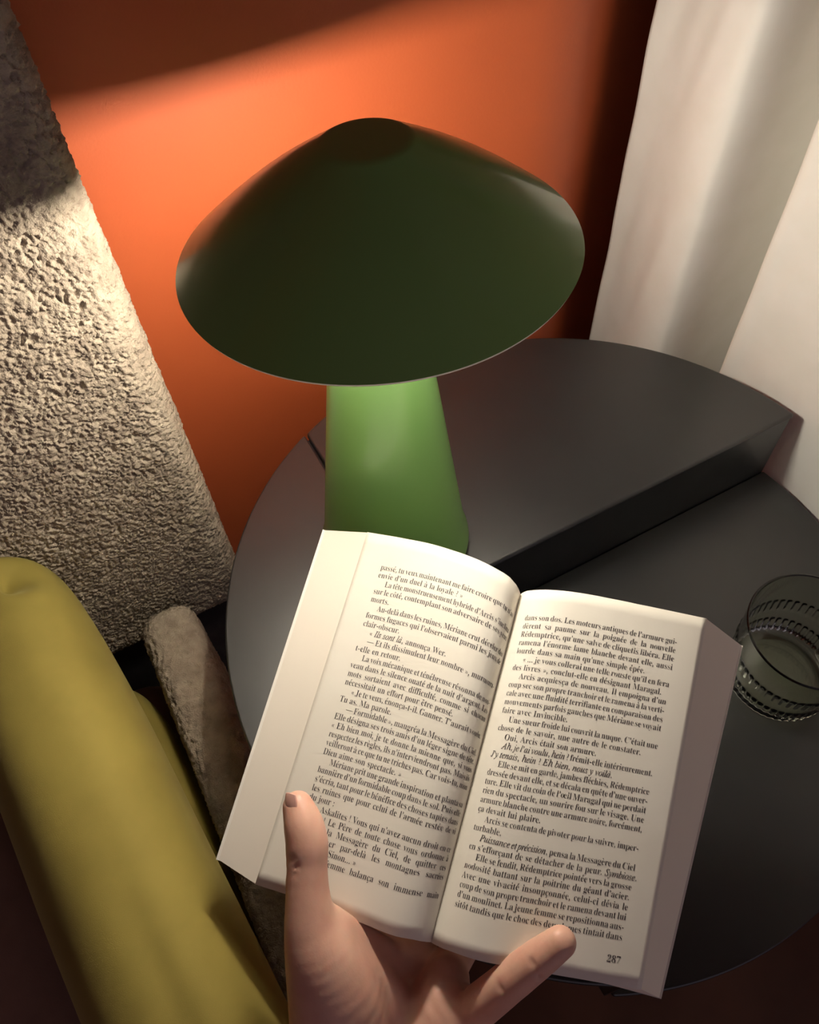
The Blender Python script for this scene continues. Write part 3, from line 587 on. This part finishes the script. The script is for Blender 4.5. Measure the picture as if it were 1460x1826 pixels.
# ================================================================== hand (left hand, palm towards the reader)
def mm(v): return v * 0.001
HP = [  # chains: (points, radii, blend)
 ([(-0.0112, 0.1336, 0.631), (-0.0114, 0.1318, 0.6307), (-0.0116, 0.13, 0.6304), (-0.0118, 0.1281, 0.6301), (-0.0121, 0.1263, 0.6297), (-0.0124, 0.1245, 0.6293), (-0.0128, 0.1227, 0.6288), (-0.0132, 0.1209, 0.6283), (-0.0137, 0.1191, 0.6277), (-0.0142, 0.1173, 0.6271), (-0.0149, 0.1155, 0.6264), (-0.0157, 0.1138, 0.6257), (-0.0166, 0.1121, 0.6249), (-0.0175, 0.1105, 0.6241), (-0.0186, 0.1087, 0.6232), (-0.0196, 0.1067, 0.6223), (-0.0207, 0.1045, 0.6213), (-0.0219, 0.1021, 0.6203), (-0.0231, 0.0995, 0.6191), (-0.0243, 0.0969, 0.618), (-0.0254, 0.0943, 0.6167), (-0.0265, 0.0917, 0.6154), (-0.0276, 0.089, 0.614), (-0.0287, 0.0863, 0.6126), (-0.0297, 0.0835, 0.611), (-0.0305, 0.0806, 0.6093), (-0.0311, 0.0776, 0.6074), (-0.0315, 0.0744, 0.6055), (-0.0318, 0.0712, 0.6034), (-0.0321, 0.0679, 0.601), (-0.0326, 0.0645, 0.5982), (-0.0331, 0.061, 0.595), (-0.0337, 0.0574, 0.5915), (-0.0343, 0.0538, 0.5878), (-0.0352, 0.0502, 0.5838), (-0.0363, 0.0467, 0.5796), (-0.0377, 0.0434, 0.5753), (-0.0393, 0.0402, 0.5708), (-0.0411, 0.0369, 0.5662), (-0.0432, 0.0336, 0.5612), (-0.0455, 0.0301, 0.5559), (-0.0481, 0.0263, 0.5501), (-0.0511, 0.0222, 0.544), (-0.0542, 0.0181, 0.5375), (-0.0574, 0.0139, 0.5311), (-0.0605, 0.0098, 0.5247)], [0.008, 0.0085, 0.0089, 0.0094, 0.0098, 0.0102, 0.0105, 0.0107, 0.0108, 0.0109, 0.011, 0.011, 0.0109, 0.0108, 0.0107, 0.0107, 0.0107, 0.0108, 0.0109, 0.0111, 0.0114, 0.0118, 0.0122, 0.0127, 0.0133, 0.014, 0.0149, 0.016, 0.0172, 0.0184, 0.0195, 0.0206, 0.0217, 0.0228, 0.0238, 0.0245, 0.025, 0.0254, 0.0255, 0.0256, 0.0255, 0.0252, 0.0248, 0.0242, 0.0236, 0.023], 0.0050),
 ([(-0.0273, 0.0721, 0.5941), (-0.0254, 0.0688, 0.5897), (-0.0234, 0.0655, 0.5853), (-0.0215, 0.0622, 0.5809), (-0.0197, 0.0589, 0.5764), (-0.0182, 0.0554, 0.572), (-0.0171, 0.0518, 0.5675), (-0.0163, 0.048, 0.5631), (-0.0156, 0.0442, 0.5586), (-0.015, 0.0403, 0.5541), (-0.0143, 0.0365, 0.5496)], [0.012, 0.0122, 0.0124, 0.0125, 0.0127, 0.013, 0.0133, 0.0137, 0.0142, 0.0146, 0.015], 0.0090),
 ([(-0.0216, 0.0805, 0.6009), (-0.0199, 0.0783, 0.5952), (-0.0182, 0.076, 0.5894), (-0.0164, 0.0738, 0.5837), (-0.0147, 0.0716, 0.578), (-0.0129, 0.0693, 0.5725), (-0.0111, 0.067, 0.5671), (-0.0092, 0.0647, 0.5619), (-0.0072, 0.0624, 0.5568), (-0.0053, 0.0601, 0.5517), (-0.0034, 0.0578, 0.5465)], [0.009, 0.0092, 0.0094, 0.0096, 0.0098, 0.01, 0.0102, 0.0104, 0.0106, 0.0108, 0.011], 0.0080),
 ([(-0.0076, 0.0627, 0.5434), (-0.0157, 0.0507, 0.5385), (-0.0256, 0.0374, 0.5324), (-0.0406, 0.0203, 0.5224), (-0.0573, 0.0019, 0.5111)], [0.011, 0.0131, 0.015, 0.0166, 0.018], 0.0100),
 ([(0.0092, 0.052, 0.5369), (0.0007, 0.0397, 0.5301), (-0.011, 0.0269, 0.5229), (-0.0321, 0.0128, 0.5145), (-0.0563, -0.0018, 0.5056)], [0.011, 0.0131, 0.015, 0.0166, 0.018], 0.0100),
 ([(0.0217, 0.0337, 0.5475), (0.0187, 0.0307, 0.5475), (0.0164, 0.0279, 0.548), (0.0137, 0.0249, 0.5483), (0.0099, 0.0217, 0.5475), (0.0039, 0.018, 0.5448), (-0.0048, 0.0136, 0.5397), (-0.0156, 0.0087, 0.5327), (-0.0276, 0.0035, 0.5247), (-0.0399, -0.0018, 0.5164), (-0.0516, -0.0069, 0.5086)], [0.0125, 0.0137, 0.0149, 0.0161, 0.0171, 0.018, 0.0186, 0.0191, 0.0194, 0.0197, 0.02], 0.0070),
 ([(0.0178, 0.0117, 0.5486), (0.0101, 0.0064, 0.5422), (-0.0013, 0.0007, 0.5339), (-0.0241, -0.0061, 0.5198), (-0.0507, -0.0132, 0.5038)], [0.012, 0.0154, 0.018, 0.0184, 0.018], 0.0100),
 ([(-0.0585, 0.0143, 0.5232), (-0.0622, -0.0156, 0.5273), (-0.066, -0.055, 0.535), (-0.0704, -0.1228, 0.5532), (-0.075, -0.2, 0.575)], [0.022, 0.0222, 0.023, 0.0257, 0.029], 0.0120),
 ([(-0.0483, -0.0062, 0.5027), (-0.0477, -0.0215, 0.5102), (-0.048, -0.05, 0.52), (-0.051, -0.1184, 0.5364), (-0.055, -0.2, 0.555)], [0.019, 0.0197, 0.021, 0.0242, 0.028], 0.0120),
 ([(-0.0076, 0.0627, 0.5434), (-0.0042, 0.0674, 0.5414), (-0.0009, 0.0722, 0.5392), (0.0024, 0.0769, 0.5371), (0.0061, 0.0815, 0.5355), (0.0104, 0.0858, 0.535), (0.0157, 0.0899, 0.5358), (0.0217, 0.0938, 0.5375), (0.028, 0.0974, 0.5399), (0.0341, 0.1007, 0.5424), (0.0395, 0.1036, 0.5447), (0.0441, 0.1059, 0.5468), (0.0483, 0.1076, 0.549), (0.0521, 0.109, 0.5512), (0.0559, 0.1104, 0.5534), (0.0598, 0.1119, 0.5556)], [0.0105, 0.0102, 0.01, 0.0097, 0.0094, 0.0092, 0.009, 0.0088, 0.0086, 0.0084, 0.0082, 0.008, 0.0078, 0.0076, 0.0074, 0.0072], 0.0040),
 ([(0.0092, 0.052, 0.5369), (0.015, 0.0566, 0.5358), (0.0208, 0.0613, 0.5344), (0.0266, 0.0659, 0.5331), (0.0324, 0.0703, 0.5323), (0.0385, 0.0744, 0.5325), (0.045, 0.0781, 0.5338), (0.0518, 0.0814, 0.536), (0.0586, 0.0845, 0.5387), (0.0651, 0.0874, 0.5416), (0.0709, 0.0901, 0.5444), (0.0759, 0.0925, 0.5471), (0.0803, 0.0947, 0.5498), (0.0844, 0.0966, 0.5526), (0.0884, 0.0986, 0.5555), (0.0925, 0.1006, 0.5583)], [0.0108, 0.0105, 0.0102, 0.0099, 0.0097, 0.0094, 0.0092, 0.009, 0.0088, 0.0086, 0.0084, 0.0082, 0.0079, 0.0077, 0.0074, 0.0072], 0.0040),
 ([(0.0229, 0.037, 0.539), (0.0276, 0.0392, 0.5388), (0.0322, 0.0415, 0.5385), (0.0368, 0.0437, 0.5383), (0.0417, 0.046, 0.5382), (0.047, 0.0483, 0.5384), (0.053, 0.0508, 0.5387), (0.0596, 0.0534, 0.5392), (0.0664, 0.0561, 0.5398), (0.0729, 0.0586, 0.5408), (0.0788, 0.061, 0.5422), (0.0839, 0.0631, 0.5441), (0.0886, 0.0651, 0.5466), (0.0929, 0.067, 0.5493), (0.0972, 0.0688, 0.5521), (0.1016, 0.0707, 0.5547)], [0.0105, 0.0103, 0.0101, 0.0098, 0.0096, 0.0094, 0.0092, 0.009, 0.0088, 0.0086, 0.0084, 0.0082, 0.0079, 0.0077, 0.0074, 0.0072], 0.0040),
 ([(0.0189, 0.0134, 0.5451), (0.022, 0.0135, 0.5495), (0.0252, 0.0136, 0.554), (0.0283, 0.0137, 0.5585), (0.0314, 0.0138, 0.5628), (0.0345, 0.014, 0.5669), (0.0375, 0.0142, 0.5707), (0.0404, 0.0144, 0.5742), (0.0432, 0.0146, 0.5776), (0.0461, 0.0149, 0.5809), (0.0491, 0.0151, 0.584), (0.0522, 0.0153, 0.587), (0.0554, 0.0156, 0.5899), (0.0586, 0.0158, 0.5927), (0.0618, 0.016, 0.5953), (0.0647, 0.0162, 0.5976), (0.0674, 0.0163, 0.5996), (0.0699, 0.0164, 0.6014), (0.0723, 0.0165, 0.6029), (0.0747, 0.0166, 0.6045), (0.0771, 0.0167, 0.6061)], [0.0115, 0.0113, 0.0111, 0.0109, 0.0108, 0.0106, 0.0105, 0.0103, 0.0102, 0.0101, 0.01, 0.0099, 0.0098, 0.0096, 0.0095, 0.0093, 0.0091, 0.0088, 0.0085, 0.0083, 0.008], 0.0040),
]
GROOVES = [
 ((-0.03, 0.1144, 0.6228), (-0.0225, 0.1099, 0.6341), 0.0008, 0.00100),
 ((-0.0315, 0.1117, 0.6207), (-0.0226, 0.1059, 0.6333), 0.0009, 0.00130),
 ((-0.0328, 0.1094, 0.6189), (-0.0253, 0.1041, 0.6306), 0.0008, 0.00090),
 ((-0.0109, 0.1041, 0.6342), (-0.0081, 0.1019, 0.6276), 0.0008, 0.00080),
 ((0.0593, 0.021, 0.6086), (0.0604, 0.009, 0.5998), 0.0010, 0.00170),
 ((0.042, 0.0211, 0.5946), (0.0418, 0.0091, 0.5854), 0.0011, 0.00180),
 ((0.0288, 0.0273, 0.5601), (0.0234, 0.0079, 0.5624), 0.0015, 0.00220),
 ((0.0037, 0.04, 0.5642), (0.0097, 0.014, 0.5658), 0.0015, 0.00220),
 ((-0.0228, 0.0681, 0.6075), (-0.0168, 0.0581, 0.5899), 0.0010, 0.00050),
]
def build_hand():
    lo = np.min([(np.array(p) - np.array(r)[:, None]).min(0) for p, r, k in HP], 0) - 0.006
    hi = np.max([(np.array(p) + np.array(r)[:, None]).max(0) for p, r, k in HP], 0) + 0.006
    h = 0.0013
    n = np.ceil((hi - lo) / h).astype(int) + 1
    ax = [lo[i] + np.arange(n[i]) * h for i in range(3)]
    D = np.full(n, 0.02, np.float32)
    for pts, rad, k in HP:
        pts = np.array(pts); rad = np.array(rad)
        l2 = (pts - rad[:, None]).min(0) - 0.014; h2 = (pts + rad[:, None]).max(0) + 0.014
        i0 = np.clip(((l2 - lo) / h).astype(int), 0, n - 1); i1 = np.clip(((h2 - lo) / h).astype(int) + 2, 0, n)
        sl = tuple(slice(i0[i], i1[i]) for i in range(3)); best = None
        gx_, gy_, gz_ = [ax[i][sl[i]].astype(np.float32) for i in range(3)]
        for a, ra, b, rb in zip(pts[:-1], rad[:-1], pts[1:], rad[1:]):
            X = gx_[:, None, None] - np.float32(a[0]); Y = gy_[None, :, None] - np.float32(a[1]); Z = gz_[None, None, :] - np.float32(a[2])
            d = (b - a).astype(np.float32); dd = d @ d + 1e-12
            t = np.clip((X * d[0] + Y * d[1] + Z * d[2]) / dd, 0, 1)
            dist = np.sqrt((X - t * d[0]) ** 2 + (Y - t * d[1]) ** 2 + (Z - t * d[2]) ** 2) - (np.float32(ra) + np.float32(rb - ra) * t)
            best = dist if best is None else np.minimum(best, dist)
        o = D[sl]; hh = np.clip(0.5 + 0.5 * (o - best) / k, 0, 1)
        D[sl] = o * (1 - hh) + best * hh - k * hh * (1 - hh)
    for a, b, wd, dp in GROOVES:
        a = np.array(a); b = np.array(b)
        l2 = np.minimum(a, b) - 0.006; h2 = np.maximum(a, b) + 0.006
        i0 = np.clip(((l2 - lo) / h).astype(int), 0, n - 1); i1 = np.clip(((h2 - lo) / h).astype(int) + 2, 0, n)
        sl = tuple(slice(i0[i], i1[i]) for i in range(3))
        X = ax[0][sl[0]][:, None, None] - a[0]; Y = ax[1][sl[1]][None, :, None] - a[1]; Z = ax[2][sl[2]][None, None, :] - a[2]
        d = b - a; dd = d @ d + 1e-12; t = np.clip((X * d[0] + Y * d[1] + Z * d[2]) / dd, 0, 1)
        q = (X - t * d[0]) ** 2 + (Y - t * d[1]) ** 2 + (Z - t * d[2]) ** 2
        D[sl] += dp * np.exp(-q / wd ** 2)
    # surface nets
    ins = D < 0
    c = [ins[i:n[0] - 1 + i, j:n[1] - 1 + j, k:n[2] - 1 + k] for i in (0, 1) for j in (0, 1) for k in (0, 1)]
    s = sum(x.astype(np.int8) for x in c); act = (s > 0) & (s < 8)
    idx = np.full(act.shape, -1, np.int64); cells = np.argwhere(act); idx[act] = np.arange(len(cells))
    corner = np.array([(i, j, k) for i in (0, 1) for j in (0, 1) for k in (0, 1)])
    vals = np.stack([D[cells[:, 0] + i, cells[:, 1] + j, cells[:, 2] + k] for i, j, k in corner], 1)
    acc = np.zeros((len(cells), 3)); cnt = np.zeros(len(cells))
    for i in range(8):
        for j in range(i + 1, 8):
            if np.abs(corner[i] - corner[j]).sum() != 1: continue
            va, vb = vals[:, i], vals[:, j]; m = (va < 0) != (vb < 0)
            t = np.where(m, va / np.where(m, va - vb, 1), 0)
            acc += np.where(m[:, None], corner[i] + t[:, None] * (corner[j] - corner[i]), 0); cnt += m
    V = lo + (cells + acc / cnt[:, None]) * h
    Qs = []
    for axd in range(3):
        o1, o2 = [x for x in range(3) if x != axd]
        sh = [slice(1, n[i] - 1) for i in range(3)]; sh[axd] = slice(0, n[axd] - 1)
        sh2 = list(sh); sh2[axd] = slice(1, n[axd])
        A = ins[tuple(sh)]; B = ins[tuple(sh2)]; cr = np.argwhere(A != B)
        p = cr.copy(); p[:, o1] += 1; p[:, o2] += 1
        flip = A[A != B]
        def ix(d1, d2):
            q = p.copy(); q[:, o1] += d1; q[:, o2] += d2; return idx[q[:, 0], q[:, 1], q[:, 2]]
        quad = np.stack([ix(-1, -1), ix(0, -1), ix(0, 0), ix(-1, 0)], 1)
        if axd == 1: flip = ~flip
        quad[~flip] = quad[~flip][:, ::-1]; Qs.append(quad)
    Q = np.concatenate(Qs); Q = Q[(Q >= 0).all(1)]
    # a little smoothing
    e = np.concatenate([Q[:, [0, 1]], Q[:, [1, 2]], Q[:, [2, 3]], Q[:, [3, 0]]])
    for lam in (0.5, -0.52) * 7 + (0.4,):
        acc = np.stack([np.bincount(e[:, 0], V[e[:, 1], i], len(V)) + np.bincount(e[:, 1], V[e[:, 0], i], len(V)) for i in range(3)], 1)
        cn = np.bincount(e[:, 0], minlength=len(V)) + np.bincount(e[:, 1], minlength=len(V))
        V = V + lam * (acc / cn[:, None] - V)
    return V, Q
HV, HQ = build_hand()
hand = fast_mesh('hand', HV, HQ, MAT['skin'])
tag(hand, 'left hand holding the open book, thumb on left page and little finger on right page', 'hand')
# thumb nail: a curved plate
nc, nx, ny, nz_ = [np.array(v) for v in [(-0.01581, 0.13489, 0.63754), (0.00265, -0.0032, 0.00345), (0.00265, 0.00498, 0.00258), (-0.75966, 0.06988, 0.64656)]]
A, B = np.meshgrid(np.linspace(-1, 1, 17), np.linspace(-1, 1, 21), indexing='ij')
rr_ = np.maximum(np.abs(A), np.abs(B)) / (np.sqrt(A ** 2 + B ** 2) + 1e-9); Ax = A * (1 - 0.22 * B ** 2); Bx = B * (1 - 0.14 * A ** 2)
NV = nc + Ax[..., None] * nx + Bx[..., None] * ny - ((Ax ** 2) * 0.0024 + (Bx ** 2) * 0.0010 + np.clip(B, 0, 1)[...] ** 4 * 0.0)[..., None] * nz_
nail = fast_mesh('thumb_nail', NV.reshape(-1, 3), grid_faces(17, 21), MAT['thumb_nail'])
ns = nail.modifiers.new('thickness', 'SOLIDIFY'); ns.thickness = 0.0008
nail.parent = hand
